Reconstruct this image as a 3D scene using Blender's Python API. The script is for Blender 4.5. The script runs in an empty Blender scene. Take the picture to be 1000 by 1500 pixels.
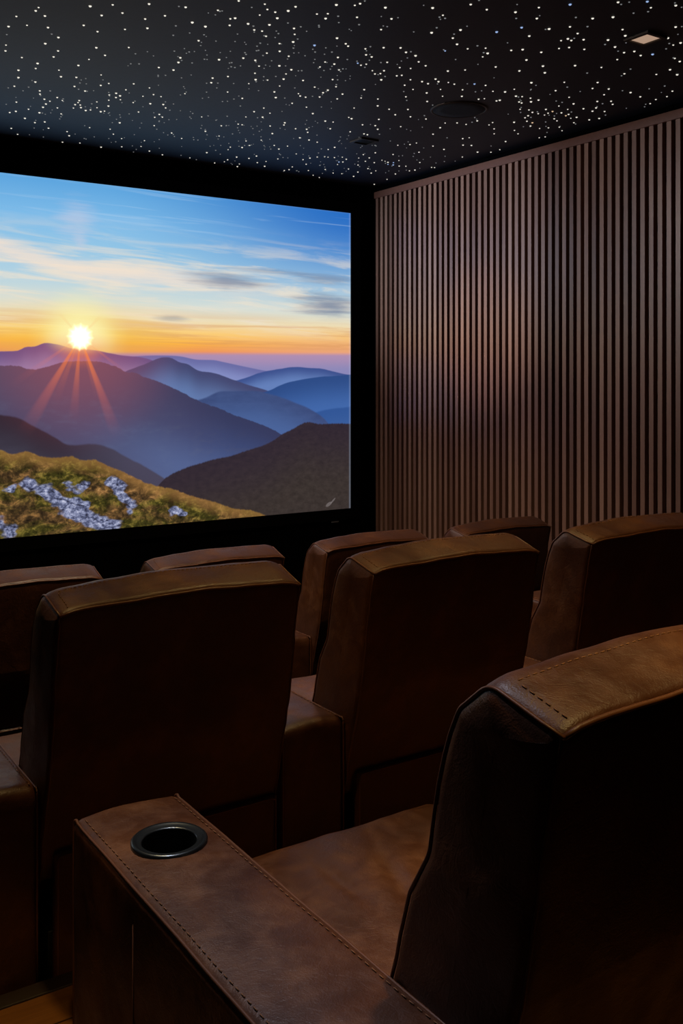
import bpy, bmesh, math, random
from mathutils import Vector, Matrix, noise
from math import sin, cos, tan, pi, radians, sqrt

S = bpy.context.scene
COL = S.collection
# ------------------------------------------------------------------ camera
FPX, HORIZ, YAW, EYE = 1432.0, 559.0, 33.9, 1.68
cd = bpy.data.cameras.new('camera')
cam = bpy.data.objects.new('camera', cd); COL.objects.link(cam)
cam.location = (0, 0, EYE); cam.rotation_euler = (pi / 2, 0, -radians(YAW))
cd.sensor_fit = 'HORIZONTAL'; cd.sensor_width = 36; cd.lens = 36 * FPX / 1000
cd.shift_y = -(750 - HORIZ) / 1000.0
cd.clip_start = 0.05
S.camera = cam
# ------------------------------------------------------------------ world and exposure
w = bpy.data.worlds.new('world'); S.world = w; w.use_nodes = True
w.node_tree.nodes['Background'].inputs[0].default_value = (0, 0, 0, 1)
w.node_tree.nodes['Background'].inputs[1].default_value = 0
S.view_settings.view_transform = 'Standard'; S.view_settings.look = 'None'
S.view_settings.exposure = 0; S.view_settings.gamma = 1; S.view_settings.use_curve_mapping = False
SCREEN_GAIN = 1.0
# unseen ceiling lamps, the wall and armrest ones added to brighten: x, y, watts, cone deg, aim x, aim y
# then aim z, blend, colour
WARM, PINK, COOL, ORANGE = (1.0, 0.68, 0.25), (1.0, 0.84, 0.80), (0.58, 0.74, 1.0), (1.0, 0.55, 0.30)
LAMPS = [(0.62, 2.14, 40.0, 62, 0.95, 2.1, 0.9, 0.6, WARM), (1.75, 2.2, 33.0, 62, 1.75, 2.12, 0.9, 0.6, WARM), (1.15, 0.60, 96.0, 34, 1.12, 0.80, 1.2, 0.9, WARM),
         (0.05, 0.1, 34.0, 11, 0.48, 1.95, 0.38, 0.4, WARM), (2.45, 2.25, 33.0, 58, 2.45, 2.1, 0.9, 0.6, WARM), (1.6, 3.0, 120.0, 96, 2.0, 3.7, 0.9, 0.8, (1.0, 0.76, 0.5)),
         (-0.30, 5.40, 720.0, 30, 4.2, 4.95, 2.55, 1.0, COOL), (0.1, 5.10, 140.0, 84, 4.2, 3.6, 1.8, 1.0, PINK), (-0.6, 5.45, 300.0, 13, 4.2, 4.63, 2.0, 1.0, ORANGE),  # three unseen spots added to light the slatted wall
         (0.72, 1.72, 78.0, 36, 0.80, 1.13, 0.9, 1.0, (0.80, 0.82, 1.0))]  # unseen lamp added to give the near armrest cool light

# ------------------------------------------------------------------ room measures
YF, XR, XL, YB, ZC = 5.8, 4.21, -1.45, -2.2, EYE + 1.42
FLOOR3, FLOOR2, EDGE3, EDGE2 = 0.41, 0.26, 2.068, 3.66
SX0, SX1, SZ0, SZ1 = -1.03, 3.955, EYE - 0.905, EYE + 1.205
R = random.Random(7)

def srgb(r, g, b):
    f = lambda c: (c / 255 / 12.92) if c <= 10 else ((c / 255 + 0.055) / 1.055) ** 2.4
    return (f(r), f(g), f(b), 1)
def ray(u):
    return radians(YAW) + math.atan((u - 500) / FPX)
def on_front(u, v, y=YF):
    a = ray(u); D = y / cos(a) * cos(math.atan((u - 500) / FPX))
    return y * tan(a), EYE + (HORIZ - v) / FPX * D
def on_ceiling(u, v, z=ZC):
    D = (z - EYE) * FPX / (HORIZ - v); a = ray(u); d = D / cos(math.atan((u - 500) / FPX))
    return d * sin(a), d * cos(a)

# ------------------------------------------------------------------ node helper: a small expression language
class T:
    def __init__(s, nt): s.nt = nt
    def node(s, k, **kw):
        n = s.nt.nodes.new(k)
        for a, b in kw.items(): setattr(n, a, b)
        return n
    def put(s, sock, v):
        if isinstance(v, E): s.nt.links.new(v.s, sock)
        elif isinstance(v, (int, float)): sock.default_value = v if sock.type == 'VALUE' else ((v,) * len(sock.default_value))
        else: sock.default_value = v
    def m(s, op, a, b=None, c=None, clamp=False):
        n = s.node('ShaderNodeMath', operation=op, use_clamp=clamp)
        for i, x in enumerate((a, b, c)):
            if x is not None: s.put(n.inputs[i], x)
        return E(s, n.outputs[0])
    def smooth(s, x, a, b, lo=0.0, hi=1.0):
        n = s.node('ShaderNodeMapRange', interpolation_type='SMOOTHSTEP')
        s.put(n.inputs['Value'], x)
        for k, v in (('From Min', a), ('From Max', b), ('To Min', lo), ('To Max', hi)): s.put(n.inputs[k], v)
        if isinstance(a, (int, float)) and isinstance(b, (int, float)) and a > b:
            n.inputs['From Min'].default_value, n.inputs['From Max'].default_value = b, a
            n.inputs['To Min'].default_value, n.inputs['To Max'].default_value = hi, lo
        return E(s, n.outputs['Result'])
    def mix(s, f, a, b, blend='MIX'):
        n = s.node('ShaderNodeMix', data_type='RGBA', blend_type=blend)
        s.put(n.inputs[0], f); s.put(n.inputs[6], a); s.put(n.inputs[7], b)
        return E(s, n.outputs[2])
    def ramp(s, x, stops, interp='LINEAR'):
        n = s.node('ShaderNodeValToRGB'); cr = n.color_ramp; cr.interpolation = interp
        stops = sorted(stops, key=lambda q: q[0])
        while len(cr.elements) < len(stops): cr.elements.new(0.5)
        for e, (p, c) in zip(cr.elements, stops): e.position = p
        for e, (p, c) in zip(cr.elements, stops): e.color = c
        s.put(n.inputs[0], x); return E(s, n.outputs[0])
    def curve(s, x, pts):
        n = s.node('ShaderNodeFloatCurve'); c = n.mapping.curves[0]
        n.mapping.use_clip = False
        pts = sorted(pts)
        while len(c.points) < len(pts): c.points.new(0.5, 0.5)
        for p, (a, b) in zip(c.points, pts): p.location = (a, b); p.handle_type = 'AUTO_CLAMPED'
        n.mapping.update(); s.put(n.inputs['Value'], x); return E(s, n.outputs[0])
    def vec(s, x, y, z=0.0):
        n = s.node('ShaderNodeCombineXYZ')
        for i, v in enumerate((x, y, z)): s.put(n.inputs[i], v)
        return E(s, n.outputs[0])
    def noise(s, v, scale, detail=3.0, rough=0.5, dist=0.0):
        n = s.node('ShaderNodeTexNoise'); s.put(n.inputs['Vector'], v)
        s.put(n.inputs['Scale'], scale); n.inputs['Detail'].default_value = detail
        n.inputs['Roughness'].default_value = rough; n.inputs['Distortion'].default_value = dist
        return E(s, n.outputs[0])
    def bump(s, h, strength, dist):
        n = s.node('ShaderNodeBump'); n.inputs['Strength'].default_value = strength
        n.inputs['Distance'].default_value = dist; s.put(n.inputs['Height'], h); return E(s, n.outputs[0])
class E:
    def __init__(s, t, sock): s.t, s.s = t, sock
    def __add__(s, o): return s.t.m('ADD', s, o)
    __radd__ = __add__
    def __sub__(s, o): return s.t.m('SUBTRACT', s, o)
    def __rsub__(s, o): return s.t.m('SUBTRACT', o, s)
    def __mul__(s, o): return s.t.m('MULTIPLY', s, o)
    __rmul__ = __mul__
    def __truediv__(s, o): return s.t.m('DIVIDE', s, o)
    def abs(s): return s.t.m('ABSOLUTE', s)

def new_mat(name):
    m = bpy.data.materials.new(name); m.use_nodes = True
    nt = m.node_tree; t = T(nt)
    return m, t, nt.nodes['Principled BSDF'], nt.nodes['Material Output']
def objco(t):
    n = t.node('ShaderNodeTexCoord'); sp = t.node('ShaderNodeSeparateXYZ')
    t.nt.links.new(n.outputs['Object'], sp.inputs[0])
    return E(t, n.outputs['Object']), E(t, sp.outputs[0]), E(t, sp.outputs[1]), E(t, sp.outputs[2])
def plain(name, col, rough=0.6, metal=0.0, spec=0.5, grain=0.0):
    m, t, b, o = new_mat(name)
    co, x, y, z = objco(t)
    n = t.noise(co, 40.0, 3)
    c2 = tuple(c * 0.7 for c in col[:3]) + (1,)
    t.put(b.inputs['Base Color'], t.mix(n, col, c2))
    b.inputs['Roughness'].default_value = rough; b.inputs['Metallic'].default_value = metal
    b.inputs['Specular IOR Level'].default_value = spec
    if grain: t.put(b.inputs['Normal'], t.bump(t.noise(co, 900.0, 2), grain, 0.001))
    return m
def glow(name, col, k):
    m, t, b, o = new_mat(name)
    b.inputs['Base Color'].default_value = (0.02, 0.02, 0.02, 1)
    b.inputs['Emission Color'].default_value = col; b.inputs['Emission Strength'].default_value = k
    return m

def leather_mat():
    m, t, b, o = new_mat('brown_leather')
    co, x, y, z = objco(t)
    big = t.noise(co, 4.5, 4, 0.6, 0.4)
    mid = t.noise(co, 22.0, 5, 0.65, 0.3)
    c = t.ramp(t.m('ADD', big * 0.65, mid * 0.35), [(0.3, srgb(58, 30, 15)), (0.5, srgb(84, 46, 22)), (0.68, srgb(116, 70, 32))])
    t.put(b.inputs['Base Color'], c)
    t.put(b.inputs['Roughness'], t.smooth(mid, 0.3, 0.75, 0.36, 0.56))
    b.inputs['Specular IOR Level'].default_value = 0.55
    v = t.node('ShaderNodeTexVoronoi'); v.inputs['Scale'].default_value = 420.0
    t.nt.links.new(co.s, v.inputs['Vector'])
    h = t.m('ADD', t.m('MULTIPLY', E(t, v.outputs[0]), 0.25), t.noise(co, 60.0, 4, 0.6, 1.2) * 0.9)
    crease = t.smooth((t.noise(co, 9.0, 3, 0.5, 2.0) - 0.5).abs(), 0.0, 0.03)
    h = h + crease * 0.14
    t.put(b.inputs['Normal'], t.bump(h, 0.30, 0.003))
    return m
def slat_mat():
    m, t, b, o = new_mat('walnut_slats')
    co, x, y, z = objco(t)
    idx = t.m('FLOOR', (y + 10.0) / 0.055)
    wn = t.node('ShaderNodeTexWhiteNoise', noise_dimensions='1D'); t.put(wn.inputs['W'], idx)
    rnd = E(t, wn.outputs['Value'])
    g = t.noise(t.vec(x * 60.0, y * 90.0, z * 2.2 + rnd * 30.0), 1.0, 4, 0.6, 0.6)
    f = t.m('ADD', rnd * 0.5, g * 0.5)
    c = t.ramp(f, [(0.15, srgb(112, 78, 62)), (0.5, srgb(146, 106, 86)), (0.85, srgb(180, 138, 114))])
    t.put(b.inputs['Base Color'], c)
    b.inputs['Roughness'].default_value = 0.34
    b.inputs['Specular IOR Level'].default_value = 0.9
    t.put(b.inputs['Normal'], t.bump(g, 0.2, 0.002))
    return m
def wood_floor_mat():
    m, t, b, o = new_mat('oak_floor')
    co, x, y, z = objco(t)
    row = t.m('FLOOR', y / 0.12)
    wn = t.node('ShaderNodeTexWhiteNoise', noise_dimensions='1D'); t.put(wn.inputs['W'], row)
    rnd = E(t, wn.outputs['Value'])
    g = t.noise(t.vec(x * 2.5 + rnd * 20.0, y * 40.0, 0.0), 1.0, 5, 0.6, 0.4)
    c = t.ramp(t.m('ADD', g * 0.7, rnd * 0.3), [(0.2, srgb(92, 52, 20)), (0.5, srgb(140, 88, 38)), (0.8, srgb(176, 120, 60))])
    gap = t.smooth((t.m('FRACT', y / 0.12) - 0.5).abs(), 0.47, 0.495)
    t.put(b.inputs['Base Color'], t.mix(gap, c, srgb(30, 16, 8)))
    b.inputs['Roughness'].default_value = 0.4
    t.put(b.inputs['Normal'], t.bump(g - gap, 0.15, 0.003))
    return m

# ------------------------------------------------------------------ the film picture on the screen
def picture_mat():
    m, t, b, o = new_mat('film_picture')
    co, X, Y, Z = objco(t)
    W, H = SX1 - SX0, SZ1 - SZ0
    s = (X - SX0) / W                       # 0 left .. 1 right
    v = (Z - SZ0) / H                       # 0 bottom .. 1 top
    def q(u, py):
        x, z = on_front(u, py); return (x - SX0) / W, (z - SZ0) / H
    def line(*p): return [q(a, c) for a, c in p]
    def ridge(pts, left=None, jag=0.0, jscale=60.0):
        pts = line(*pts)
        if left: pts = [(x, y) for x, y in left] + pts
        h = t.curve(s, pts)
        if jag: h = h + (t.noise(t.vec(s * jscale, 3.0 + jag), 1.0, 4, 0.6) - 0.5) * jag
        return h
    hz = 0.513
    # sky
    sky = t.ramp(v, [(0.50, srgb(196, 122, 120)), (0.522, srgb(240, 150, 86)), (0.545, srgb(252, 178, 70)), (0.575, srgb(252, 205, 116)),
                     (0.61, srgb(240, 220, 175)), (0.66, srgb(212, 222, 216)), (0.73, srgb(178, 210, 226)),
                     (0.81, srgb(148, 198, 230)), (0.90, srgb(124, 186, 232)), (1.0, srgb(92, 164, 222))])
    deep = t.smooth(s, 0.62, 1.0) * t.smooth(v, 0.62, 1.0)
    sky = t.mix(deep * 0.85, sky, srgb(18, 96, 190))
    pink = t.smooth(s, 0.72, 1.0) * t.smooth(v, 0.62, 0.53)
    sky = t.mix(pink * 0.6, sky, srgb(232, 170, 140))
    # clouds: stretched along the wind
    dv = v + s * 0.10
    n1 = t.noise(t.vec(s * 7.0, dv * 34.0), 1.0, 6, 0.58, 0.6)
    n2 = t.noise(t.vec(s * 4.0 + 9.0, v * 46.0), 1.0, 5, 0.6, 0.4)
    n3 = t.noise(t.vec(s * 16.0 + 3.0, v * 60.0), 1.0, 4, 0.6)
    cream = t.smooth(n1, 0.42, 0.66) * t.smooth(v, 0.93, 0.74) * t.smooth(v, 0.55, 0.62)
    sky = t.mix(cream * 0.75, sky, srgb(238, 226, 206))
    band = t.curve(s, line((0, 362), (60, 382), (130, 398), (200, 402), (260, 410), (330, 420), (420, 430), (507, 440)))
    bw = t.smooth((v - band + (n3 - 0.5) * 0.05).abs(), 0.045, 0.0)
    sky = t.mix(bw * t.smooth(s, 0.93, 0.70) * 0.75, sky, srgb(246, 226, 206))
    low = t.smooth(n2, 0.45, 0.62) * t.smooth(v, 0.52, 0.55) * t.smooth(v, 0.66, 0.58)
    sky = t.mix(low * 0.55, sky, srgb(214, 150, 96))
    for (cu, cv, du, dvv, k) in ((330, 410, 62, 13, 0.75), (470, 408, 48, 8, 0.6), (478, 447, 52, 17, 0.85), (250, 466, 26, 5, 0.5), (395, 398, 70, 5, 0.4), (110, 322, 30, 30, -0.45), (115, 355, 12, 16, -0.4)):
        a, c = q(cu, cv); a2, c2 = q(cu + du, cv); a3, c3 = q(cu, cv - dvv)
        d = t.m('SQRT', t.m('POWER', (s - a) / (a2 - a), 2.0) + t.m('POWER', (v - c) / (c3 - c), 2.0)) + (n2 - 0.5) * 1.6 + (n3 - 0.5) * 1.2
        mk = t.smooth(d, 1.35, 0.1)
        sky = t.mix(mk * abs(k), sky, srgb(118, 132, 158) if k > 0 else srgb(206, 206, 222))
    wisp = t.smooth(t.noise(t.vec(s * 5.0 + 4.0, (v + s * 0.05) * 60.0), 1.0, 4, 0.5, 0.5), 0.56, 0.70) * t.smooth(v, 0.8, 0.93)
    sky = t.mix(wisp * 0.35, sky, srgb(176, 208, 236))
    # sun glow in the sky
    sx, sv = q(115, 494)
    dx, dy = (s - sx) * (W / H), v - sv
    rr = t.m('SQRT', dx * dx + dy * dy)
    g = t.smooth(rr, 0.42, 0.02) * t.smooth(v, 0.72, 0.52)
    sky = t.mix(g * 0.6, sky, srgb(255, 210, 70))
    g2 = t.smooth(rr, 0.16, 0.0)
    sky = t.mix(g2 * 0.85, sky, srgb(255, 250, 170))
    ang = t.m('ARCTAN2', dy, dx)
    spk = t.m('MAXIMUM', t.m('SUBTRACT', t.m('ABSOLUTE', t.m('COSINE', ang * 7.0)), 0.0), 0.0)
    col = sky
    def layer(col, h, c_top, c_low, depth, soft=0.004, tint=None):
        mk = t.smooth(h - v, -soft, soft)
        c = t.mix(t.smooth(h - v, 0.0, depth), c_top, c_low)
        if tint is not None: c = t.mix(tint[0], c, tint[1])
        return t.mix(mk, col, c)
    sunw = t.smooth(rr, 0.36, 0.03)                      # warm flare of the sun over the hills
    hzn = t.noise(t.vec(s * 40.0, v * 40.0), 1.0, 4, 0.6)
    # haze below the horizon
    h0 = t.curve(s, [(0.0, 0.50), (0.5, 0.506), (0.8, 0.516), (1.0, 0.522)])
    col = layer(col, h0, srgb(176, 142, 176), srgb(140, 136, 184), 0.06, 0.008)
    hc = ridge([(160, 524), (218, 521), (240, 521), (260, 522), (286, 527), (310, 527.5), (322, 530), (364, 539), (390, 544), (416, 547), (507, 552)], left=[(0, 0.48), (0.4, 0.49)])
    col = layer(col, hc, srgb(106, 108, 164), srgb(132, 142, 196), 0.05, 0.002)
    hb = ridge([(0, 515), (28, 513), (34, 508), (48, 508), (65, 502.6), (84, 505), (104, 511), (135, 513), (156, 517), (177, 521), (200, 523), (218, 527), (240, 540), (507, 600)], left=[(0, 0.50), (0.2, 0.52), (0.4, 0.49)], jag=0.003)
    col = layer(col, hb, srgb(96, 82, 134), srgb(150, 128, 172), 0.07, 0.002)
    hc2 = ridge([(330, 560), (364, 551), (374, 547), (406, 540.5), (432, 537.5), (447, 539), (463, 539.5), (494, 546.5), (507, 549)], left=[(0, 0.3), (0.6, 0.40)], jag=0.003)
    col = layer(col, hc2, srgb(62, 82, 142), srgb(100, 128, 186), 0.05, 0.002)
    hd = ridge([(150, 560), (187, 541.6), (208, 534), (224, 527), (234, 524), (244, 523.5), (252, 526), (260, 531), (270, 533), (291, 544), (303, 545), (312, 547), (338, 556), (364, 565), (385, 571), (416, 586), (450, 600), (507, 622)], left=[(0, 0.2), (0.4, 0.36)], jag=0.004)
    col = layer(col, hd, srgb(68, 72, 112), srgb(98, 122, 172), 0.10, 0.002)
    he = ridge([(385, 574), (416, 561), (447, 554.6), (470, 551.5), (484, 551), (507, 549)], left=[(0, 0.1), (0.6, 0.3)], jag=0.003)
    col = layer(col, he, srgb(46, 76, 134), srgb(66, 104, 170), 0.12, 0.002)
    he2 = ridge([(400, 640), (440, 612), (470, 601), (507, 596)], left=[(0, 0.1), (0.6, 0.2)], jag=0.003)
    col = layer(col, he2, srgb(50, 86, 150), srgb(62, 98, 160), 0.1, 0.004)
    hd2 = ridge([(290, 585), (322, 573), (364, 572.5), (395, 578), (432, 591), (452, 600), (470, 612), (490, 640), (507, 660)], left=[(0, 0.1), (0.5, 0.3)], jag=0.004)
    col = layer(col, hd2, t.mix(hzn, srgb(50, 64, 108), srgb(70, 88, 136)), srgb(74, 100, 154), 0.12, 0.004)
    hf = ridge([(0, 535.5), (16, 535.5), (30, 538), (42, 541), (56, 540), (68, 537), (84, 532), (94, 530), (125, 529), (146, 530.5), (160, 535), (172, 539), (178, 543), (182, 546), (192, 545.5), (205, 551), (218, 555), (234, 561), (260, 573), (274, 580), (286, 586.5), (312, 596), (325, 601), (338, 607), (364, 616), (390, 626), (416, 640), (460, 660), (507, 690)], left=[(0, 0.45), (0.3, 0.50)], jag=0.012, jscale=110.0)
    fl = t.mix(t.smooth(s, 0.62, 0.9), srgb(74, 72, 102), srgb(62, 82, 132))
    fh = t.mix(t.smooth(s, 0.60, 0.82), srgb(84, 72, 98), srgb(54, 58, 92))
    fl = t.mix(t.smooth(hzn, 0.45, 0.8) * 0.5, fl, srgb(82, 88, 118))
    col = layer(col, hf, fh, fl, 0.17, 0.002)
    mist = t.smooth(hf - v, 0.10, 0.24) * t.smooth(s, 0.55, 0.75)
    col = t.mix(mist * 0.45, col, srgb(96, 118, 168))
    hg2 = ridge([(0, 608), (21, 611), (47, 624), (78, 640), (104, 652), (130, 650), (156, 655), (180, 668), (208, 682), (240, 702), (300, 740), (507, 800)], left=[(0, 0.40), (0.3, 0.40)], jag=0.006)
    col = layer(col, hg2, t.mix(t.smooth(s, 0.55, 0.68), srgb(50, 40, 52), srgb(72, 68, 88)), t.mix(hzn, srgb(56, 52, 66), srgb(70, 68, 84)), 0.14, 0.004)
    hg = ridge([(200, 740), (228, 712), (239, 700), (270, 684.5), (291, 678), (312, 672), (333, 668), (354, 661), (370, 656), (385, 651), (400, 643), (411, 635), (424, 629), (437, 621.5), (447, 618), (455, 619), (465, 621), (478, 620.5), (492, 620), (507, 620.5)], left=[(0, 0.0), (0.4, 0.05)], jag=0.009, jscale=300.0)
    gn = t.noise(t.vec(s * 90.0, v * 60.0), 1.0, 4, 0.7)
    col = layer(col, hg, t.mix(gn, srgb(36, 30, 42), srgb(60, 48, 56)), t.mix(gn, srgb(32, 26, 26), srgb(74, 64, 60)), 0.22, 0.003)
    # warm flare and rays over the hills
    below = t.smooth(dy, 0.02, -0.03)
    col = t.mix(sunw * 0.30 * below, col, srgb(205, 96, 88))
    col = t.mix(t.smooth(rr, 0.10, 0.0) * 0.9 * below, col, srgb(255, 130, 50))
    for (eu, ev, wd, ln, k) in ((40, 622, 0.05, 0.33, 0.75), (106, 606, 0.045, 0.25, 0.65), (165, 628, 0.045, 0.32, 0.8), (135, 560, 0.05, 0.2, 0.35), (78, 588, 0.05, 0.22, 0.3),
                              (20, 560, 0.035, 0.26, 0.25), (200, 560, 0.03, 0.2, 0.3), (85, 460, 0.05, 0.1, 0.4), (150, 458, 0.05, 0.1, 0.4)):
        ax, av = q(eu, ev); a0 = math.atan2(av - sv, (ax - sx) * (W / H))
        dd = (t.m('COSINE', ang - a0))
        mk = t.smooth(dd, cos(wd * 1.8), 1.0) * t.smooth(rr, ln, ln * 0.05)
        col = t.mix(mk * k * 0.85, col, t.mix(t.smooth(rr, 0.05, 0.2), srgb(250, 130, 60), srgb(205, 105, 95)))
    # grass slope in front with stones
    ga = t.noise(t.vec(s * 60.0, v * 34.0), 1.0, 8, 0.72, 0.5)
    gb = t.noise(t.vec(s * 16.0 + 5.0, v * 12.0), 1.0, 4, 0.6, 0.5)
    gc = t.noise(t.vec(s * 150.0, v * 80.0), 1.0, 5, 0.7)
    hh = ridge([(0, 659), (16, 665), (36, 661), (57, 668), (83, 670), (100, 668), (120, 674), (134, 673), (146, 677), (160, 684), (172, 688), (192, 698), (218, 709), (250, 716), (281, 727), (312, 735), (338, 744), (364, 747), (380, 752), (400, 762), (507, 800)], left=[(0, 0.34), (0.2, 0.30), (0.35, 0.27)], jag=0.014, jscale=120.0)
    grass = t.ramp(t.m('ADD', ga * 0.75, gc * 0.25), [(0.36, srgb(20, 15, 12)), (0.46, srgb(62, 46, 28)), (0.53, srgb(106, 78, 46)), (0.60, srgb(158, 114, 66)), (0.70, srgb(220, 176, 120))])
    green = t.ramp(t.m('ADD', ga * 0.6, gc * 0.4), [(0.38, srgb(18, 18, 8)), (0.5, srgb(62, 58, 22)), (0.62, srgb(134, 118, 52))])
    grass = t.mix(t.smooth(gb, 0.42, 0.60), grass, green)
    rim = t.smooth(hh - v, 0.05, 0.0)
    grass = t.mix(rim * 0.45, grass, srgb(176, 128, 70))
    col = t.mix(t.smooth(hh - v, -0.003, 0.003), col, grass)
    vor = t.node('ShaderNodeTexVoronoi', feature='DISTANCE_TO_EDGE'); t.put(vor.inputs['Vector'], t.vec(s * 46.0, v * 30.0)); vor.inputs['Scale'].default_value = 1.0
    gs = t.noise(t.vec(s * 34.0, v * 26.0, 7.0), 1.0, 2, 0.5)
    crack = t.smooth(E(t, vor.outputs[0]), 0.0, 0.10)
    for (u0, v0, u1, v1, wd) in ((38, 706, 92, 742, 0.022), (92, 742, 160, 772, 0.026), (160, 704, 190, 738, 0.020), (2, 714, 14, 716, 0.016), (96, 712, 118, 714, 0.014), (250, 745, 268, 752, 0.012), (112, 736, 124, 740, 0.014), (0, 770, 14, 776, 0.024)):
        (a, c), (a2, c2) = q(u0, v0), q(u1, v1)
        ax, ay, bx, by = a * W / H, c, a2 * W / H, c2
        px, py = s * (W / H) - ax, v - ay
        ex, ey = bx - ax, by - ay; L2 = ex * ex + ey * ey
        k = t.m('DIVIDE', px * ex + py * ey, L2, clamp=True)
        qx, qy = px - k * ex, py - k * ey
        d = t.m('SQRT', qx * qx + qy * qy) + (gs - 0.5) * 0.075 + (gc - 0.5) * 0.02
        mk = t.smooth(d, wd, wd * 0.55)
        st = t.ramp(t.m('MULTIPLY', t.m('ADD', gc * 0.75, ga * 0.25), crack * 0.15 + 0.85), [(0.36, srgb(34, 34, 50)), (0.46, srgb(92, 98, 130)), (0.54, srgb(150, 156, 188)), (0.64, srgb(206, 208, 228))])
        col = t.mix(mk, col, st)
    # sun disc and its star burst
    spk = t.m('POWER', t.m('ABSOLUTE', t.m('COSINE', ang * 6.0 + 0.3)), 6.0)
    star = t.smooth(t.m('ADD', rr, t.m('MULTIPLY', t.m('SUBTRACT', 1.0, spk), 0.004)), 0.044, 0.014)
    col = t.mix(star, col, (7.0, 4.6, 2.6, 1))
    halo = t.smooth(t.m('SQRT', dx * dx * 0.5 + dy * dy), 0.085, 0.01) * t.smooth(dy, -0.06, -0.01)
    col = t.mix(halo * 0.6, col, (1.0, 0.93, 0.50, 1))
    edge = t.m('MAXIMUM', t.smooth(s, 0.9965, 0.9985), t.smooth(v, 0.996, 0.999) * 0.5)
    col = t.mix(edge * 0.13, col, srgb(196, 214, 240))
    # small pale signature of the film maker in the lower corner
    a, c = q(480, 737)
    for (ou, ov, du, dv_, tilt) in ((478, 738, 5, 2.2, 0.5), (484, 733, 5, 1.1, 0.75)):
        a, c = q(ou, ov); k = (q(ou + 1, ov)[0] - a) * W / H
        px, py = (s - a) * (W / H), v - c
        rx, ry = px * cos(tilt) + py * sin(tilt), py * cos(tilt) - px * sin(tilt)
        d = t.m('SQRT', t.m('POWER', rx / (du * k), 2.0) + t.m('POWER', ry / (dv_ * k), 2.0))
        col = t.mix(t.smooth(d, 1.1, 0.8) * 0.35, col, srgb(150, 140, 140))
    # pale strip where the picture falls over the frame edge
    b.inputs['Base Color'].default_value = (0.02, 0.02, 0.02, 1); b.inputs['Roughness'].default_value = 0.9
    b.inputs['Specular IOR Level'].default_value = 0.0
    t.put(b.inputs['Emission Color'], col); b.inputs['Emission Strength'].default_value = SCREEN_GAIN
    return m

M_LEATHER = leather_mat()
M_SEAM = plain('dark_piping', srgb(112, 66, 38), 0.45, spec=0.6)
M_STITCH = plain('tan_thread', srgb(150, 100, 60), 0.7)
M_SLAT = slat_mat()
M_RAIL = plain('walnut_rail', srgb(128, 84, 66), 0.5)
M_FELT = plain('brown_felt', srgb(22, 8, 6), 0.95, spec=0.1)
M_BLACK = plain('black_velvet', srgb(9, 9, 10), 1.0, spec=0.0)
M_CEIL = plain('dark_ceiling_paint', srgb(54, 58, 70), 0.62, spec=0.45)
M_FLOOR = wood_floor_mat()
M_CARPET = plain('dark_carpet', srgb(22, 17, 15), 1.0, spec=0.0, grain=0.6)
M_FRAME = plain('black_frame_cloth', srgb(6, 6, 7), 0.9, spec=0.08)
M_EDGE = plain('grey_screen_border', srgb(120, 140, 170), 0.6)
M_RING = plain('gunmetal', srgb(92, 98, 100), 0.28, metal=0.9)
M_CUP = plain('black_plastic', srgb(8, 8, 9), 0.5)
M_TRIM = plain('bronze_trim', srgb(70, 62, 54), 0.45, metal=0.5)
M_GRILLE = plain('speaker_grille', srgb(66, 76, 86), 0.8, spec=0.2)
M_LAMP = glow('lamp_glow', (1.0, 0.62, 0.36, 1), 1.2)
M_LAMP_LOW = glow('lamp_glow_low', (1.0, 0.66, 0.46, 1), 0.42)
M_LAMP_OFF = plain('lamp_glass_off', srgb(16, 15, 14), 0.3)
M_STAR = glow('star_glow', (1.0, 0.95, 0.82, 1), 0.95)
M_STAR_WARM = glow('star_glow_warm', (1.0, 0.70, 0.42, 1), 0.8)
M_STAR_BLUE = glow('star_glow_blue', (0.42, 0.60, 1.0, 1), 0.8)
M_STAR_DIM = glow('star_glow_dim', (0.75, 0.78, 0.78, 1), 0.24)

# ------------------------------------------------------------------ object helpers
def link(name, bm, mat, parent=None, smooth=True, recalc=True):
    if recalc: bmesh.ops.recalc_face_normals(bm, faces=bm.faces)
    me = bpy.data.meshes.new(name); bm.to_mesh(me); bm.free()
    me.materials.append(mat)
    if smooth:
        for p in me.polygons: p.use_smooth = True
    o = bpy.data.objects.new(name, me); COL.objects.link(o)
    if parent: o.parent = parent
    return o
def empty(name, loc):
    o = bpy.data.objects.new(name, None); COL.objects.link(o); o.location = loc; o.empty_display_size = 0.1; return o
def tag(o, label=None, cat=None, group=None, kind=None):
    for k, v in (('label', label), ('category', cat), ('group', group), ('kind', kind)):
        if v: o[k] = v
    return o
def add_box(bm, x0, x1, y0, y1, z0, z1):
    vs = [bm.verts.new((x, y, z)) for x in (x0, x1) for y in (y0, y1) for z in (z0, z1)]
    for f in ((0, 1, 3, 2), (4, 6, 7, 5), (0, 4, 5, 1), (2, 3, 7, 6), (0, 2, 6, 4), (1, 5, 7, 3)):
        bm.faces.new([vs[i] for i in f])
def box(name, dims, mat, parent=None, bevel=0.0):
    bm = bmesh.new(); add_box(bm, *dims)
    if bevel: bmesh.ops.bevel(bm, geom=bm.edges[:], offset=bevel, segments=3, profile=0.6, affect='EDGES')
    return link(name, bm, mat, parent, smooth=bool(bevel))
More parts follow.
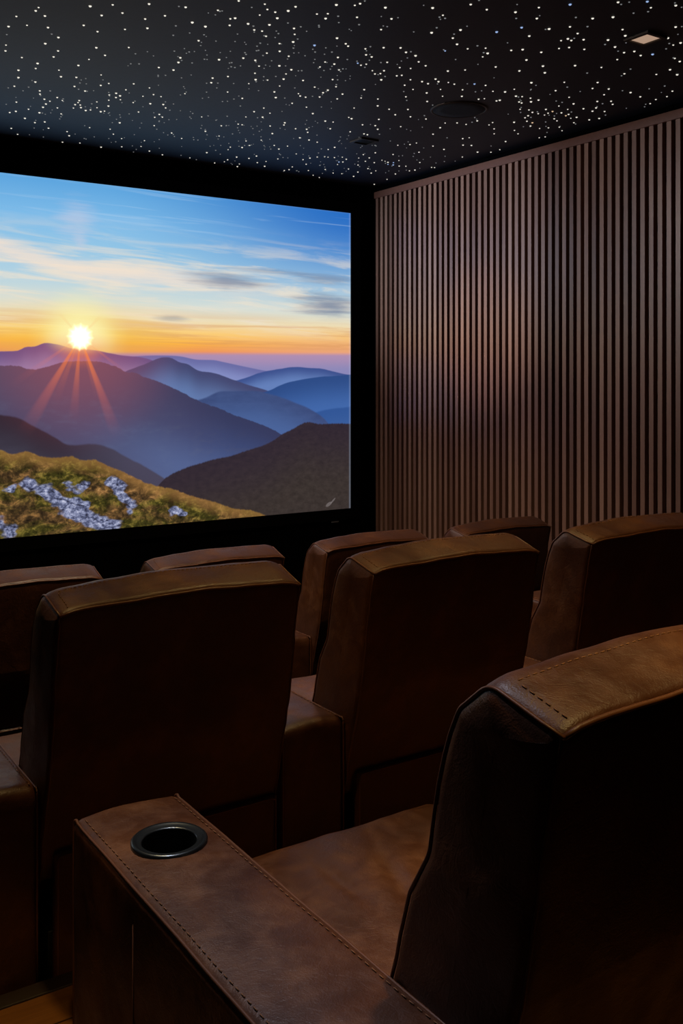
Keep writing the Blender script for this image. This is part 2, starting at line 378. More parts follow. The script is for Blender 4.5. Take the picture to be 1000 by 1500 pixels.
def rounded(pts, radii, seg=6, closed=True, step=0.03):
    """polyline (y, z) with rounded corners and evenly cut long edges"""
    n = len(pts); out = []
    for i in range(n):
        p = Vector(pts[i]); r = radii[i] if isinstance(radii, (list, tuple)) else radii
        if not closed and i in (0, n - 1): out.append(p.copy()); continue
        a, c = Vector(pts[i - 1]), Vector(pts[(i + 1) % n])
        u1, u2 = (a - p), (c - p); l1, l2 = u1.length, u2.length; u1 /= l1; u2 /= l2
        th = u1.angle(u2)
        if th > 3.05 or r <= 0: out.append(p.copy()); continue
        d = min(r / tan(th / 2), l1 * 0.48, l2 * 0.48)
        p1, p2 = p + u1 * d, p + u2 * d
        k = max(2, int(seg))
        for j in range(k + 1):
            t_ = j / k; out.append(p1 * (1 - t_) ** 2 + p * 2 * t_ * (1 - t_) + p2 * t_ ** 2)
    res = []
    m = len(out)
    for i in range(m if closed else m - 1):
        a, c = out[i], out[(i + 1) % m]; L = (c - a).length
        if L < 1e-6: continue
        k = max(1, int(L / step))
        for j in range(k): res.append(a.lerp(c, j / k))
    if not closed: res.append(out[-1])
    return res
def inset_profile(pr, d):
    n = len(pr); area = sum(pr[i].x * pr[(i + 1) % n].y - pr[(i + 1) % n].x * pr[i].y for i in range(n))
    sg = 1 if area > 0 else -1
    out = []
    for i in range(n):
        tg = (pr[(i + 1) % n] - pr[i - 1]); tg.normalize()
        nr = Vector((-tg.y, tg.x)) * sg
        out.append(pr[i] + nr * d)
    return out
def upholstered(pr, x0, x1, r, nx=16, bulge=0.012, fn=None, spine=None):
    """loft of a closed (y, z) profile along x with rolled ends and softly swollen end panels"""
    bm = bmesh.new(); rings = []
    cx = sum(p.x for p in pr) / len(pr); cz = sum(p.y for p in pr) / len(pr)
    def heart(p):
        if not spine: return Vector((cx, cz))
        a, c = Vector(spine[0]), Vector(spine[1]); k = max(0, min(1, (p - a).dot(c - a) / (c - a).length_squared)); return a.lerp(c, k)
    def ring(x, prof): xs = x if isinstance(x, list) else [x] * len(prof); rings.append([bm.verts.new((xx, p.x, p.y)) for xx, p in zip(xs, prof)])
    W = x1 - x0
    def cap(side):
        seq = []
        for k in (0.0, 0.12, 0.3, 0.5, 0.7, 0.87, 0.96):
            prof = [heart(p).lerp(p, k) for p in inset_profile(pr, r)]
            seq.append(([(-1 if side < 0 else 1) * bulge * (1 - k * k) + (x0 if side < 0 else x1) for p in pr], prof))
        for a in (90, 60, 30):
            seq.append(((x0 + r * (1 - sin(radians(a)))) if side < 0 else (x1 - r * (1 - sin(radians(a)))), inset_profile(pr, r * (1 - cos(radians(a))))))
        return seq
    for x, prof in cap(-1): ring(x, prof)
    for i in range(nx + 1): ring(x0 + r + (W - 2 * r) * i / nx, pr)
    for x, prof in reversed(cap(1)): ring(x, prof)
    n = len(pr)
    for a, c in zip(rings[:-1], rings[1:]):
        for i in range(n): bm.faces.new((a[i], a[(i + 1) % n], c[(i + 1) % n], c[i]))
    for rg in (rings[0], rings[-1]):
        if not spine: bm.faces.new(rg)
    if fn:
        for v_ in bm.verts: v_.co = fn(v_.co.copy())
    return bm
def tube(bm, pts, r, seg=6, closed=False):
    pts = [Vector(p) for p in pts]; n = len(pts); rings = []
    for i, p in enumerate(pts):
        a = pts[i - 1] if (i or closed) else p; c = pts[(i + 1) % n] if (i < n - 1 or closed) else p
        tg = (c - a).normalized(); up = Vector((0, 0, 1)) if abs(tg.z) < 0.9 else Vector((0, 1, 0))
        s_ = tg.cross(up).normalized(); u_ = s_.cross(tg)
        rings.append([bm.verts.new(p + (s_ * cos(2 * pi * j / seg) + u_ * sin(2 * pi * j / seg)) * r) for j in range(seg)])
    m = n if closed else n - 1
    for i in range(m):
        a, c = rings[i], rings[(i + 1) % n]
        for j in range(seg): bm.faces.new((a[j], a[(j + 1) % seg], c[(j + 1) % seg], c[j]))
    if not closed:
        bm.faces.new(rings[0]); bm.faces.new(rings[-1][::-1])
def dashes(bm, pts, r=0.0009, L=0.006, gap=0.0045):
    pts = [Vector(p) for p in pts]
    for a, c in zip(pts[:-1], pts[1:]):
        d = (c - a).length; k = int(d / (L + gap))
        for j in range(k):
            p, q_ = a.lerp(c, j / k), a.lerp(c, (j + L / (L + gap)) / k)
            tube(bm, [p, q_], r, 4)
def lathe(bm, prof, cx=0, cy=0, seg=48):
    rings = [[bm.verts.new((cx + r * cos(2 * pi * j / seg), cy + r * sin(2 * pi * j / seg), z)) for j in range(seg)] for r, z in prof]
    for a, c in zip(rings[:-1], rings[1:]):
        for j in range(seg): bm.faces.new((a[j], a[(j + 1) % seg], c[(j + 1) % seg], c[j]))
    return rings

# ------------------------------------------------------------------ the room
def struct(o): o['kind'] = 'structure'; return o
struct(box('floor', (XL - 0.1, XR + 0.1, YB - 0.1, YF + 0.1, -0.1, 0.0), M_CARPET))
struct(box('floor_platform', (XL, XR - 0.06, YB, EDGE2, 0.0005, FLOOR2), M_CARPET))
struct(box('floor_platform', (XL, XR - 0.06, YB, EDGE3, FLOOR2 + 0.0005, FLOOR3 - 0.012), M_CARPET))
struct(box('floor_boards', (XL, XR - 0.06, YB, EDGE3 - 0.045, FLOOR3 - 0.0118, FLOOR3), M_FLOOR))
struct(box('trim_1', (XL, XR - 0.06, EDGE3 - 0.045, EDGE3, FLOOR3 - 0.0118, FLOOR3 + 0.004), plain('dark_nosing', srgb(46, 28, 18), 0.6), bevel=0.003))
struct(box('ceiling', (XL - 0.1, XR + 0.1, YB - 0.1, YF + 0.1, ZC, ZC + 0.1), M_CEIL))
struct(box('wall_front', (XL - 0.1, XR + 0.1, YF, YF + 0.1, 0.0, ZC), M_BLACK))
struct(box('wall_left', (XL - 0.1, XL, YB, YF, 0.0, ZC), M_BLACK))
struct(box('wall_back', (XL - 0.1, XR + 0.1, YB - 0.1, YB, 0.0, ZC), M_BLACK))
struct(box('wall_right', (XR + 0.0, XR + 0.1, YB, YF, 0.0, ZC), M_BLACK))

# ------------------------------------------------------------------ slatted wall panel
PITCH, FACE, DEPTH, RAILZ = 0.055, 0.028, 0.028, EYE + 1.375
panel = empty('slatted_wall_panel', (XR, (YB + YF) / 2, 0))
tag(panel, 'tall wall panel of narrow vertical brown wooden slats along the side wall', 'wall panel')
py0 = -(YB + YF) / 2
def local(dims): return (dims[0] - XR, dims[1] - XR, dims[2] + py0, dims[3] + py0, dims[4], dims[5])
box('backing', local((XR - 0.018, XR - 0.001, YB + 0.01, YF - 0.01, 0.01, RAILZ - 0.002)), M_FELT, panel)
box('top_rail', local((XR - 0.018 - DEPTH - 0.006, XR - 0.001, YB + 0.01, YF - 0.035, RAILZ - 0.047, RAILZ)), M_RAIL, panel, bevel=0.002)
box('bottom_rail', local((XR - 0.018 - DEPTH - 0.004, XR - 0.0185, YB + 0.01, YF - 0.035, 0.012, 0.09)), M_RAIL, panel, bevel=0.002)
bm = bmesh.new(); k = 0; y = YF - 0.05
while y - FACE > YB + 0.02:
    add_box(bm, -0.0182 - DEPTH, -0.0182, y - FACE + py0, y + py0, 0.0905, RAILZ - 0.0475); y -= PITCH
link('slats', bm, M_SLAT, panel, smooth=False)

# ------------------------------------------------------------------ projection screen
scr = empty('projection_screen', (0, 0, 0))
tag(scr, 'large lit cinema screen showing sunrise over blue mountains on the black front wall', 'screen')
scr.location = (SX0, YF, SZ0)
bm = bmesh.new()
vs = [bm.verts.new(p) for p in ((SX0, YF - 0.030, SZ0), (SX1, YF - 0.030, SZ0), (SX1, YF - 0.030, SZ1), (SX0, YF - 0.030, SZ1))]
bm.faces.new(vs)
pic = link('screen_picture', bm, picture_mat(), None, smooth=False, recalc=False)
pic.parent = scr; pic.matrix_parent_inverse = Matrix.Translation((-SX0, -YF, -SZ0))
def shell(name, dims, mat, bevel=0.0):
    o = box(name, dims, mat, None, bevel); o.parent = scr; o.matrix_parent_inverse = Matrix.Translation((-SX0, -YF, -SZ0)); return o
shell('screen_back', (SX0 - 0.004, SX1 + 0.004, YF - 0.028, YF - 0.002, SZ0 - 0.004, SZ1 + 0.004), M_FRAME)
fb = 0.075
bm = bmesh.new()
for d in ((SX0 - fb, SX0, SZ0 - fb, SZ1 + fb), (SX1, SX1 + fb, SZ0 - fb, SZ1 + fb), (SX0, SX1, SZ1, SZ1 + fb), (SX0, SX1, SZ0 - fb, SZ0)):
    add_box(bm, d[0], d[1], YF - 0.045, YF - 0.001, d[2], d[3])
fr = link('screen_frame', bm, M_FRAME, None, smooth=False)
fr.parent = scr; fr.matrix_parent_inverse = Matrix.Translation((-SX0, -YF, -SZ0))
bx_, bz_ = on_front(491, 764.5, YF - 0.05)
pl = box('nameplate', (bx_ - 0.03, bx_ + 0.03, YF - 0.0495, YF - 0.0452, bz_ - 0.005, bz_ + 0.005), plain('plate_grey', srgb(120, 124, 128), 0.35, metal=0.4), None, bevel=0.001)
pl.parent = scr; pl.matrix_parent_inverse = Matrix.Translation((-SX0, -YF, -SZ0)); pl['label'] = 'small grey plate under the picture'

# ------------------------------------------------------------------ recliner
def jitter(k, sc):
    def f(p, nrm=None):
        n = noise.noise_vector(p * sc) * k
        return p + n
    return f
WB, WA, HB = 0.584, 0.190, 0.95
SEAT = 0.405; ARMZ = 0.557; ARM_F = 0.915
# origin of a recliner: below its left rear top seam, on its floor
BACK_PR = [(0.0, 0.95), (0.108, 0.983), (0.158, 0.935), (0.183, 0.865), (0.203, 0.79), (0.213, 0.735), (0.248, 0.675), (0.285, 0.55), (0.318, 0.42), (0.32, 0.34), (0.135, 0.34), (0.055, 0.63)]
BACK_RR = [0.018, 0.035, 0.05, 0.06, 0.06, 0.05, 0.05, 0.06, 0.05, 0.02, 0.02, 0.05]
pr_back = rounded(BACK_PR, BACK_RR)
def back_fn(p):
    x = p.x; e = min(x, WB - x)
    n = noise.noise(Vector((x * 5, p.y * 7, p.z * 5)) + Vector((3, 1, 7))) * 0.006 + noise.noise(Vector((x * 16, p.y * 14, p.z * 16))) * 0.0028
    if p.z > 0.90:
        p.z -= 0.010 * max(0, 1 - e / 0.05) ** 2 * min(1, (p.z - 0.90) / 0.05)
        p.z += 0.012 * (1 - ((x - WB / 2) / (WB / 2)) ** 2) * min(1, (p.z - 0.90) / 0.05)
    c = Vector((WB / 2, 0.16, 0.65)); d = Vector((0, p.y - c.y, p.z - c.z * 0.6 - 0.2)).normalized()
    p += d * n * 0.8
    side = abs(x - WB / 2) / (WB / 2)
    if side > 0.9:                       # crumpled leather on the flanks
        p.x += (1 if x > WB / 2 else -1) * noise.noise(Vector((0, p.y * 16, p.z * 20)) + Vector((x * 3, 0, 0))) * 0.004
    return p
def skin(path, off):
    return [back_fn(Vector(q)) + Vector(off) for q in path]
def seat_fn(p):
    x, y_ = p.x, p.y
    k = max(0, 1 - ((x - WB / 2) / (WB / 2)) ** 2)
    if p.z > 0.33:
        p.z += 0.020 * k * sin(pi * min(1, max(0, (y_ - 0.25) / 0.66)))
        for (wx, wy, ang, ln, wd, dp) in ((0.30, 0.66, 1.15, 0.10, 0.014, 0.007), (0.36, 0.64, 1.0, 0.12, 0.016, 0.008), (0.43, 0.70, 0.8, 0.09, 0.014, 0.005), (0.22, 0.72, 1.5, 0.08, 0.016, 0.004), (0.47, 0.58, 0.6, 0.10, 0.014, 0.005)):
            dx_, dy_ = x - wx, y_ - wy
            a_, b_ = dx_ * cos(ang) + dy_ * sin(ang), -dx_ * sin(ang) + dy_ * cos(ang)
            p.z -= 1.8 * dp * math.exp(-(a_ / ln) ** 2 - (b_ / wd) ** 2)
        p.z += noise.noise(Vector((x * 9, y_ * 9, 0))) * 0.0022 + noise.noise(Vector((x * 24, y_ * 24, 4))) * 0.0015
    return p
def arm_fn(x0, x1):
    def f(p):
        c = (x0 + x1) / 2; h = (x1 - x0) / 2
        if p.z > ARMZ - 0.03:
            p.z += 0.007 * (1 - ((p.x - c) / h) ** 2) + noise.noise(Vector((p.x * 12, p.y * 9, 2))) * 0.0022
        else:
            p.x += (1 if p.x > c else -1) * noise.noise(Vector((p.y * 6, p.z * 7, x0 * 5))) * 0.002
        return p
    return f
ARM_PR = rounded([(0.122, 0.03), (0.122, ARMZ - 0.004), (ARM_F, ARMZ + 0.002), (ARM_F, 0.03)], [0.01, 0.035, 0.022, 0.01], step=0.009)
CUP_Y, CUP_R = 0.739, 0.059
def cut_disc(bm, cx, cy, r, z):
    dead = [f for f in bm.faces if f.normal.z > 0.3 and f.calc_center_median().z > z - 0.03 and all((v.co.xy - Vector((cx, cy))).length < r for v in f.verts)]
    bmesh.ops.delete(bm, geom=dead, context='FACES')
def make_arm(parent, x0, x1, cup=True):
    bm = upholstered(ARM_PR, x0, x1, 0.014, nx=30, bulge=0.003, fn=arm_fn(x0, x1))
    bmesh.ops.recalc_face_normals(bm, faces=bm.faces)
    cx = (x0 + x1) / 2 + 0.003
    if cup: cut_disc(bm, cx, CUP_Y, CUP_R - 0.002, ARMZ)
    a = link('armrest', bm, M_LEATHER, parent)
    f = arm_fn(x0, x1)
    pth = [(0.121, 0.10), (0.121, 0.30), (0.121, ARMZ - 0.045)] + [tuple(p) for p in rounded([(0.121, ARMZ - 0.04), (0.121, ARMZ - 0.003), (ARM_F, ARMZ + 0.003), (ARM_F, ARMZ - 0.04)], [0, 0.035, 0.022, 0], closed=False)][1:] + [(ARM_F + 0.001, 0.30), (ARM_F + 0.001, 0.05)]
    top = [(y_, z_) for y_, z_ in pth if z_ > ARMZ - 0.02]
    for xx, xs in ((x0 + 0.004, x0 + 0.015), (x1 - 0.004, x1 - 0.015)):
        bm = bmesh.new()
        tube(bm, [f(Vector((xx, y_, z_ - (0.004 if 0.13 < y_ < ARM_F - 0.02 else 0)))) for y_, z_ in pth], 0.0026, 6)
        link('piping', bm, M_SEAM, a)
        bm = bmesh.new(); dashes(bm, [f(Vector((xs, y_, z_ + 0.0004))) for y_, z_ in top])
        link('stitching', bm, M_STITCH, a)
    bm = bmesh.new(); xx = x0 - 0.0016 if x0 < 0 else x1 + 0.0016
    tube(bm, [(xx, 0.64, ARMZ - 0.05), (xx, 0.64, 0.3), (xx, 0.64, 0.05)], 0.0016, 5)
    link('cheek_seam', bm, M_SEAM, a)
    if cup:
        bm = bmesh.new(); zt = ARMZ + 0.011
        rg = lathe(bm, [(CUP_R + 0.001, zt - 0.006), (CUP_R + 0.001, zt - 0.001), (CUP_R - 0.002, zt + 0.0015), (CUP_R - 0.006, zt + 0.001), (CUP_R - 0.012, zt - 0.003), (CUP_R - 0.0145, zt - 0.0015), (CUP_R - 0.016, zt - 0.004)], cx, CUP_Y)
        h = link('cup_holder', bm, M_RING, parent); h['label'] = 'dark metal ring around the cup well'
        bm = bmesh.new()
        rg = lathe(bm, [(CUP_R - 0.016, zt - 0.004), (CUP_R - 0.018, zt - 0.03), (CUP_R - 0.020, zt - 0.075), (CUP_R - 0.026, zt - 0.080)], cx, CUP_Y)
        bm.faces.new(rg[-1])
        link('cup_well', bm, M_CUP, h)
def make_recliner(name='leather_recliner'):
    r = empty(name, (0, 0, 0))
    # backrest
    bk = link('backrest', upholstered(pr_back, 0, WB, 0.015, nx=40, bulge=0.004, fn=back_fn, spine=((0.205, 0.42), (0.085, 0.93))), M_LEATHER, r)
    front = rounded(BACK_PR[:10], BACK_RR[:10], closed=False)
    rear = rounded([BACK_PR[0], BACK_PR[11], BACK_PR[10]], [0, 0.05, 0], closed=False)
    n_ = 24
    paths = [([(xx + s_ * 0.001, p.x, p.y - 0.002) for p in front], 0.0026) for xx, s_ in ((0.006, -1), (WB - 0.006, 1))]
    paths += [([(xx, p.x + 0.003, p.y - 0.002) for p in rear], 0.0022) for xx in (0.006, WB - 0.006)]
    paths += [([(0.008 + (WB - 0.016) * i / n_, 0.003, 0.9455) for i in range(n_ + 1)], 0.0034)]
    for pts_, rad in paths:
        bm = bmesh.new(); tube(bm, [back_fn(Vector(q_)) for q_ in pts_], rad, 6); link('piping', bm, M_SEAM, bk)
    for pts_ in ([(0.03 + (WB - 0.06) * i / n_, 0.088, 0.9765) for i in range(n_ + 1)], [(0.026, 0.014 + 0.07 * i / 6, 0.9545 + 0.0213 * i / 6) for i in range(7)]):
        bm = bmesh.new(); dashes(bm, [back_fn(Vector(q_)) + Vector((0, 0, 0.0006)) for q_ in pts_]); link('stitching', bm, M_STITCH, bk)
    # seat cushion
    pr = rounded([(0.24, 0.24), (0.24, SEAT), (ARM_F + 0.01, SEAT), (ARM_F + 0.012, 0.24)], [0.02, 0.03, 0.045, 0.02])
    st = link('seat', upholstered(pr, 0.004, WB - 0.004, 0.02, nx=60, bulge=0.0, fn=seat_fn), M_LEATHER, r)
    for xx in (0.012, WB - 0.012):
        bm = bmesh.new(); tube(bm, [seat_fn(Vector((xx, p.x, p.y))) for p in rounded([(0.3, SEAT - 0.003), (ARM_F, SEAT - 0.003), (ARM_F + 0.012, 0.25)], [0, 0.05, 0], closed=False)], 0.0028, 6)
        link('piping', bm, M_SEAM, st)
    # footrest, base, rear skirt panel, glides
    link('footrest', upholstered(rounded([(ARM_F - 0.045, 0.06), (ARM_F - 0.045, 0.232), (ARM_F + 0.02, 0.232), (ARM_F + 0.02, 0.06)], 0.015), 0.008, WB - 0.008, 0.01, nx=8, bulge=0.002), M_LEATHER, r)
    box('base', (0.02, WB - 0.02, 0.13, ARM_F - 0.05, 0.04, 0.235), M_CUP, r, bevel=0.004)
    link('rear_panel', upholstered(rounded([(0.104, 0.035), (0.104, 0.41), (0.131, 0.41), (0.131, 0.035)], 0.008), 0.028, WB + 0.022 - 0.03, 0.008, nx=8, bulge=0.001), M_LEATHER, r)
    bm = bmesh.new(); rp = rounded([(0.034, 0.05), (0.034, 0.404), (WB - 0.014, 0.404), (WB - 0.014, 0.05)], [0, 0.012, 0.012, 0], closed=False)
    tube(bm, [(p.x, 0.1030, p.y) for p in rp], 0.0025, 5)
    link('panel_piping', bm, M_SEAM, r.children[-1])
    for gx in (0.06, WB - 0.06):
        for gy in (0.18, ARM_F - 0.12):
            bm = bmesh.new(); rg = lathe(bm, [(0.022, 0.0), (0.022, 0.04)], gx, gy, 16); bm.faces.new(rg[0]); bm.faces.new(rg[-1])
            link('glide', bm, M_CUP, r)
    make_arm(r, -WA, -0.001)
    return r
def copy_tree(o, parent=None):
    c = o.copy(); COL.objects.link(c)
    if parent: c.parent = parent; c.matrix_parent_inverse = o.matrix_parent_inverse.copy()
    for ch in list(o.children): copy_tree(ch, c)
    return c
GROUP = 'brown leather cinema recliners in rows'
SPOTS = [  # x of the left rear seam, y, floor, label, extra right arm
    (0.726, 0.69, FLOOR3, 'nearest brown leather recliner, its long armrest with round cup holder in the foreground', False),
    (0.629, 1.97, FLOOR2, 'brown leather recliner in the middle row directly in front of the cup holder armrest', False),
    (1.416, 1.97, FLOOR2, 'middle brown leather recliner of the three in the second row from the viewer', False),
    (2.205, 1.97, FLOOR2, 'rightmost brown leather recliner of the middle row, seen just above the nearest headrest', True),
    (0.722, 3.54, 0.0, 'front row leather recliner below the sun on the screen, cut by the left edge', False),
    (1.512, 3.54, 0.0, 'front row leather recliner showing only a thin strip of headrest above another chair', False),
    (2.300, 3.54, 0.0, 'front row leather recliner in front of the lower corner of the screen', False),
    (3.087, 3.54, 0.0, 'front row leather recliner closest to the slatted wall', True)]
chairs = []
first = make_recliner()
for i, (x, y, z, lab, ra) in enumerate(SPOTS):
    c = first if i == 0 else copy_tree(first)
    c.location = (x, y, z); c.scale.z = (1.33 - FLOOR3) / HB if z == FLOOR3 else 1.0
    chairs.append((c, ra)); tag(c, lab, 'recliner', GROUP)
for c, ra in chairs:
    if ra: make_arm(c, WB + 0.001, WB + WA)

# ------------------------------------------------------------------ ceiling fittings
sxy = on_ceiling(672, 160)
bm = bmesh.new()
sp = empty('ceiling_speaker', (sxy[0], sxy[1], ZC))
tag(sp, 'round grey speaker grille set flush in the starry ceiling', 'speaker')
rg = lathe(bm, [(0.0001, -0.006), (0.08, -0.006), (0.136, -0.006), (0.138, -0.004)], 0, 0, 64); link('grille', bm, M_GRILLE, sp)
bm = bmesh.new(); lathe(bm, [(0.137, -0.001), (0.137, -0.006), (0.142, -0.008), (0.148, -0.006), (0.149, -0.0005)], 0, 0, 64); link('rim', bm, M_TRIM, sp)
def downlight(x, y, lit, label, group=None, watts=0, cone=40, aim=None, lcol=None, blend=0.6):
    d = empty('downlight_or_fill', (x, y, ZC)); tag(d, label, 'ceiling light', group)
    bm = bmesh.new(); a, b_ = 0.062, 0.046
    for q_ in ((-a, a, -a, -b_), (-a, a, b_, a), (-a, -b_, -b_, b_), (b_, a, -b_, b_)): add_box(bm, q_[0], q_[1], q_[2], q_[3], -0.010, -0.0005)
    link('trim_ring', bm, M_TRIM, d, smooth=False)
    bm = bmesh.new(); add_box(bm, -b_, b_, -b_, b_, -0.004, -0.001)
    link('lamp_glass', bm, {0: M_LAMP_OFF, 1: M_LAMP, 2: M_LAMP_LOW}[int(lit)], d, smooth=False)
    if watts:
        l = bpy.data.lights.new('unseen_lamp', 'SPOT'); l.energy = watts; l.color = lcol
        l.spot_size = radians(cone); l.spot_blend = blend; l.shadow_soft_size = 0.035
        o = bpy.data.objects.new('unseen_lamp', l); COL.objects.link(o); o.parent = d; o.location = (0, 0, -0.02)
        v_ = Vector((aim[0] - x, aim[1] - y, aim[2] - ZC)); o.rotation_euler = v_.to_track_quat('-Z', 'Y').to_euler()
for (x, y, e, cone, ax, ay, az, bl, lc), lab in zip(LAMPS, ('lit square downlight above the middle row chair near the cup holder', 'lit square downlight above the centre of the middle row', 'lit square downlight above the nearest recliner',
        'lit square downlight above the aisle floor', 'lit square downlight above the middle row near the slatted wall',
        'lit square downlight above the front row of recliners', 'unseen spot added to wash the slatted wall with cool light', 'unseen spot added to wash the slatted wall with pinkish light', 'unseen spot added for the orange glow on the slatted wall', 'unseen lamp added to brighten the foreground armrest')):
    downlight(x, y, True, lab, None, e, cone, (ax, ay, az), lc, bl)  # wall and armrest fixtures are added only for their light
p = on_ceiling(533, 206); downlight(p[0], p[1], False, 'unlit square downlight in the starry ceiling near the screen corner')
p = on_ceiling(945, 55); downlight(p[0], p[1], 2, 'glowing square downlight in the ceiling high above the slatted wall')

# ------------------------------------------------------------------ star ceiling
TILES = {  # zoomed tiles of the ceiling: offset, then points in quarter pixels
 (0, 0): '96,95 50,154 226,43 209,62 263,92 528,35 595,89 660,27 717,75 732,171 850,110 863,164 873,22 966,91 490,147 571,184 564,278 754,277 342,218 265,254 340,297 314,332 128,336 35,263 32,297 158,147 281,160 108,410 108,453 220,370 209,400 459,382 521,347 615,323 447,452 590,499 637,488 875,514 930,394 84,504 234,550 207,479 436,505 498,532 680,545 703,560 783,490 345,410 357,448 592,438 679,570 705,583 637,586 567,596 233,531 96,597 640,555 737,525 899,553 837,563 943,565 260,580 292,592 365,588',
 (0, 100): '96,196 57,258 93,251 167,239 231,259 204,317 146,292 103,386 66,351 262,313 284,350 393,370 405,394 468,437 525,347 592,461 645,356 664,385 713,459 826,457 826,506 906,286 951,285 933,269 811,255 903,335 995,545 502,246 530,243 568,230 590,253 430,232 464,188 474,229 252,227 269,208 336,231 358,266 635,220 780,200 880,206 956,211 970,231 701,318 846,423 889,523 951,506 875,484 532,477 366,432 712,411 612,250 440,212 457,200 470,214 335,170 410,560',
 (250, 0): '87,41 126,130 276,59 398,4 566,54 578,144 624,105 731,38 722,165 726,200 717,244 856,81 920,79 970,27 974,222 558,211 691,328 636,384 706,407 517,386 495,352 497,465 283,348 245,456 237,483 16,409 45,364 56,337 335,447 345,147 349,109 377,105 163,237 83,548 333,538 419,575 425,339 493,428 567,468 607,537 615,570 661,462 638,503 775,470 843,509 748,548 758,561 790,568 892,542 948,465 968,507 975,578 874,391 842,264 907,107 638,299 563,310 637,254 675,432 457,489 453,138 612,70 521,87 688,62 551,23 489,174 535,181 203,154 958,374 979,335 904,362 985,408 872,567 920,527',
 (250, 130): '181,164 203,248 283,276 64,290 5,258 112,404 257,434 349,341 336,356 418,343 441,305 314,427 321,467 462,331 545,112 538,165 581,142 488,133 582,217 595,261 663,211 668,198 731,233 756,286 810,299 796,236 802,254 858,312 905,188 934,233 951,194 922,355 921,400 905,472 951,493 983,552 936,547 834,506 870,519 782,522 738,517 712,457 693,473 665,478 684,335 558,425 550,453 507,432 530,300 606,331 633,352 795,107 711,84 296,216 395,206 211,373 377,459 390,455 402,440 735,381 960,342 985,428 977,443 959,402 901,397 858,399 815,405 775,414 806,478 793,441 656,496 516,491 832,144 440,164 418,210 386,399 333,415 627,410 502,393 458,407',
 (500, 0): '91,100 78,30 109,20 257,43 293,109 232,172 534,45 594,88 528,190 697,174 652,222 677,258 757,25 851,55 909,186 903,391 739,285 844,281 856,311 827,332 994,294 247,278 346,279 144,320 341,395 405,400 324,443 249,413 196,432 181,413 233,466 370,498 419,523 377,566 507,489 472,477 499,543 623,415 626,482 661,492 724,409 779,491 844,499 705,563 709,525 580,523 592,563 115,573 133,524 6,550 837,577 803,580 908,590 927,586 958,537 887,534 404,466 353,440 378,305 607,297 268,364 114,381 95,369 145,375 568,477 551,462 228,430 502,593 213,579 25,255 39,269 140,285 177,332 493,384 452,361 434,325',
 (500, 130): '74,112 123,210 212,99 219,178 279,119 315,151 389,120 404,163 347,221 495,176 578,227 607,200 677,199 536,265 439,317 330,330 401,326 454,371 536,335 600,354 710,291 748,286 761,331 797,370 708,399 778,419 459,431 528,460 545,461 430,475 398,480 422,514 369,520 316,498 336,420 237,418 255,424 272,430 163,404 128,385 198,374 101,405 155,467 174,493 140,424 41,469 192,559 162,566 131,566 90,566 267,530 475,499 593,478 562,475 377,453 304,432 201,480 96,487 97,446 302,384 59,174 43,167 51,251 198,215 212,236 132,263 152,268 885,197 864,211 894,263 927,356 932,378 875,371 877,396 712,329 961,308 894,234 730,208 795,187 71,512 192,432 8,428 28,412 2,497 5,400 272,442 303,445 338,452',
 (750, 0): '144,107 19,70 55,160 100,210 156,43 339,25 471,107 590,99 216,168 338,156 383,195 286,237 346,236 418,231 422,288 333,277 274,283 61,289 170,305 83,350 42,414 112,483 191,425 305,481 522,394 500,482 538,554 470,517 657,431 602,274 615,348 752,324 844,435 966,436 938,533 812,44 791,8 958,31 957,157 943,263 912,222 986,250 981,359 952,341 924,407 693,541 750,566 620,12 561,233 368,383 22,562 12,522 107,574 154,585 822,317 565,520 655,307 254,530 333,569 715,300 180,386 646,172 662,208 326,226 961,596',
 (750, 80): '23,242 40,276 55,282 46,319 98,323 118,337 152,345 210,342 189,353 93,357 75,369 118,398 107,417 212,428 13,443 34,463 193,481 236,332 197,320 273,300 325,320 330,349 314,357 246,375 262,387 276,424 361,398 298,468 402,442 451,381 473,418 508,420 509,373 562,387 541,332 579,272 588,290 808,286 782,334 762,345 681,367 632,377 962,276 984,279 359,287 292,445 377,366 334,250 11,395 86,389 110,275 58,245 155,265 470,330 491,311 906,245 841,262 158,486 133,508 160,432 343,372 288,340 498,273 417,316',
}
seen = []
for (ox, oy), txt in TILES.items():
    for w_ in txt.split():
        a, c = map(int, w_.split(',')); u, v = ox + a / 4, oy + c / 4
        if all(abs(u - p[0]) + abs(v - p[1]) > 2.2 for p in seen): seen.append((u, v))
def on_room(x, y): return XL + 0.05 < x < XR - 0.06 and YB < y < YF - 0.05
stars = []
for u, v in seen:
    x, y = on_ceiling(u, v)
    if not on_room(x, y): continue
    stars.append((x, y, u, v))
print('stars listed', len(stars))
BLUE = [(539, 386 / 4.0, 0)]
def is_blue(u, v):
    for bu, bv in ((5, 3), (527, 5), (789, 11), (835, 6), (764, 40), (775, 53), (948, 2), (727, 46), (985, 66), (880, 98), (695, 123), (567, 91), (652, 74), (461, 66), (528, 93), (523, 92), (976, 141), (955, 79)):
        if abs(u - bu) + abs(v - bv) < 5: return True
    if 470 < u < 580 and 215 < v < 252 and R.random() < 0.55: return True
    return False
def is_warm(u, v): return (765 < u < 840 and 155 < v < 180 and R.random() < 0.45)
def hemi(bm, x, y, r, z=0.0):
    top = bm.verts.new((x, y, z - r * 0.9)); rings = []
    for k_, (rr_, h_) in enumerate(((1.0, 0.0), (0.75, 0.55))):
        rings.append([bm.verts.new((x + r * rr_ * cos(j * pi / 3), y + r * rr_ * sin(j * pi / 3), z - r * h_)) for j in range(6)])
    for j in range(6):
        bm.faces.new((rings[0][j], rings[0][(j + 1) % 6], rings[1][(j + 1) % 6], rings[1][j]))
        bm.faces.new((rings[1][j], rings[1][(j + 1) % 6], top))
protos = {}
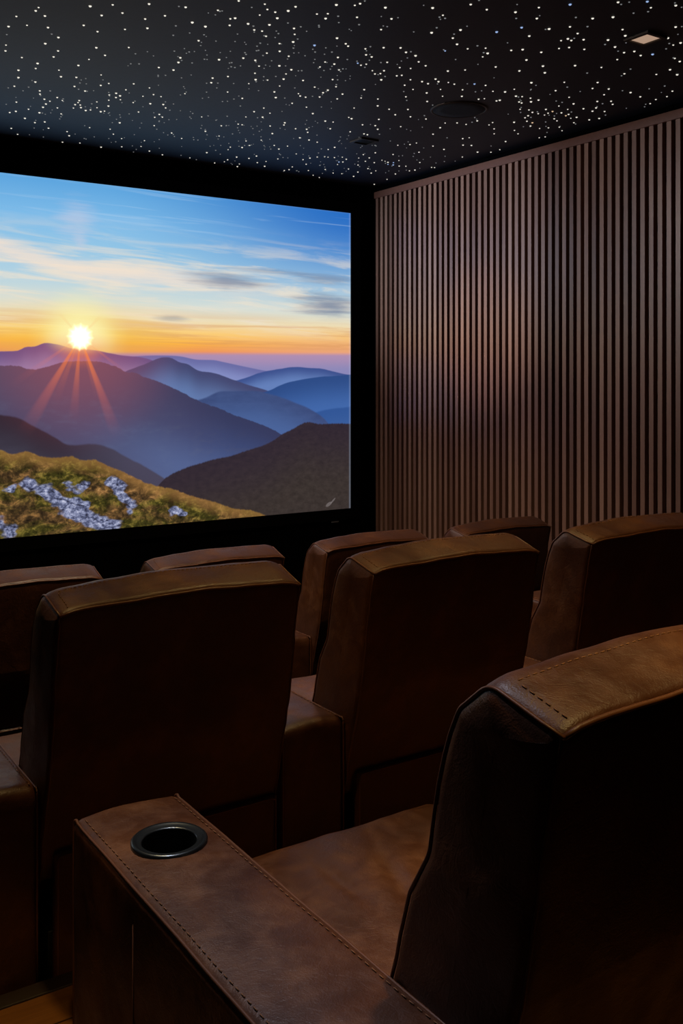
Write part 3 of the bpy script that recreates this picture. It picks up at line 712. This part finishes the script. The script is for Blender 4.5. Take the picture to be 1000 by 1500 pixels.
for key, mt in (('w', M_STAR), ('o', M_STAR_WARM), ('b', M_STAR_BLUE)):
    bm = bmesh.new(); hemi(bm, 0, 0, 0.0056); o = link('fibre_star_' + key, bm, mt, None)
    protos[key] = o.data; bpy.data.objects.remove(o)
def dist2(s_): return s_[0] ** 2 + s_[1] ** 2
R.shuffle(stars)
single = stars[:290]; rest = stars[290:]
for (x, y, u, v) in single:
    k = 'b' if is_blue(u, v) else ('o' if is_warm(u, v) else 'w')
    o = bpy.data.objects.new('ceiling_star_light', protos[k]); COL.objects.link(o)
    o.location = (x, y, ZC); sc = R.uniform(0.75, 1.12); o.scale = (sc, sc, sc)
    tag(o, 'tiny glowing point of the dark star ceiling', 'star light', 'bright fibre optic points in the star ceiling')
bm = bmesh.new()
for (x, y, u, v) in rest: hemi(bm, x, y, R.uniform(0.0038, 0.0058))
nb = len(bm.faces); R2 = random.Random(31)
def density(u, v):
    d = 0.16
    base = 140 + 0.14 * u if u < 500 else 210
    d += 1.0 * math.exp(-((v - (152 + 0.13 * u)) / 34) ** 2) * (1 if u < 620 else 0.5)
    d += 0.8 * math.exp(-((v - 90) / 60) ** 2) * math.exp(-((u - 350) / 120) ** 2)
    d += 1.2 * math.exp(-((v - 112) / 22) ** 2) * math.exp(-((u - 505) / 35) ** 2)
    d += 0.9 * math.exp(-((v - 235) / 22) ** 2) * math.exp(-((u - 500) / 60) ** 2)
    d += 0.7 * math.exp(-((v - 168) / 22) ** 2) * math.exp(-((u - 800) / 60) ** 2)
    if v < 105 and u < 230: d *= 0.3
    return min(1, d * 0.8)
n = 0; i = 0
while n < 520 and i < 20000:
    i += 1; u, v = R2.uniform(0, 1000), R2.uniform(0, 275)
    if R2.random() > density(u, v): continue
    x, y = on_ceiling(u, v)
    if not on_room(x, y): continue
    hemi(bm, x, y, R2.uniform(0.003, 0.0048)); n += 1
for i in range(900):                                    # and over the rest of the ceiling, beyond the picture
    x, y = R2.uniform(XL + 0.05, XR - 0.08), R2.uniform(YB + 0.05, YF - 0.1)
    D = x * sin(radians(YAW)) + y * cos(radians(YAW)); S_ = x * cos(radians(YAW)) - y * sin(radians(YAW))
    if D > 3.5 and abs(S_ / D) < 0.36: continue
    hemi(bm, x, y, R2.uniform(0.003, 0.005))
o = link('star_light_field', bm, M_STAR, None); o.location.z = ZC; o.data.materials.append(M_STAR_DIM)
for p_ in o.data.polygons: p_.material_index = 1 if p_.index >= nb else 0
tag(o, 'field of many more small star points, bright and faint, across the dark ceiling', 'star lights', kind='stuff')
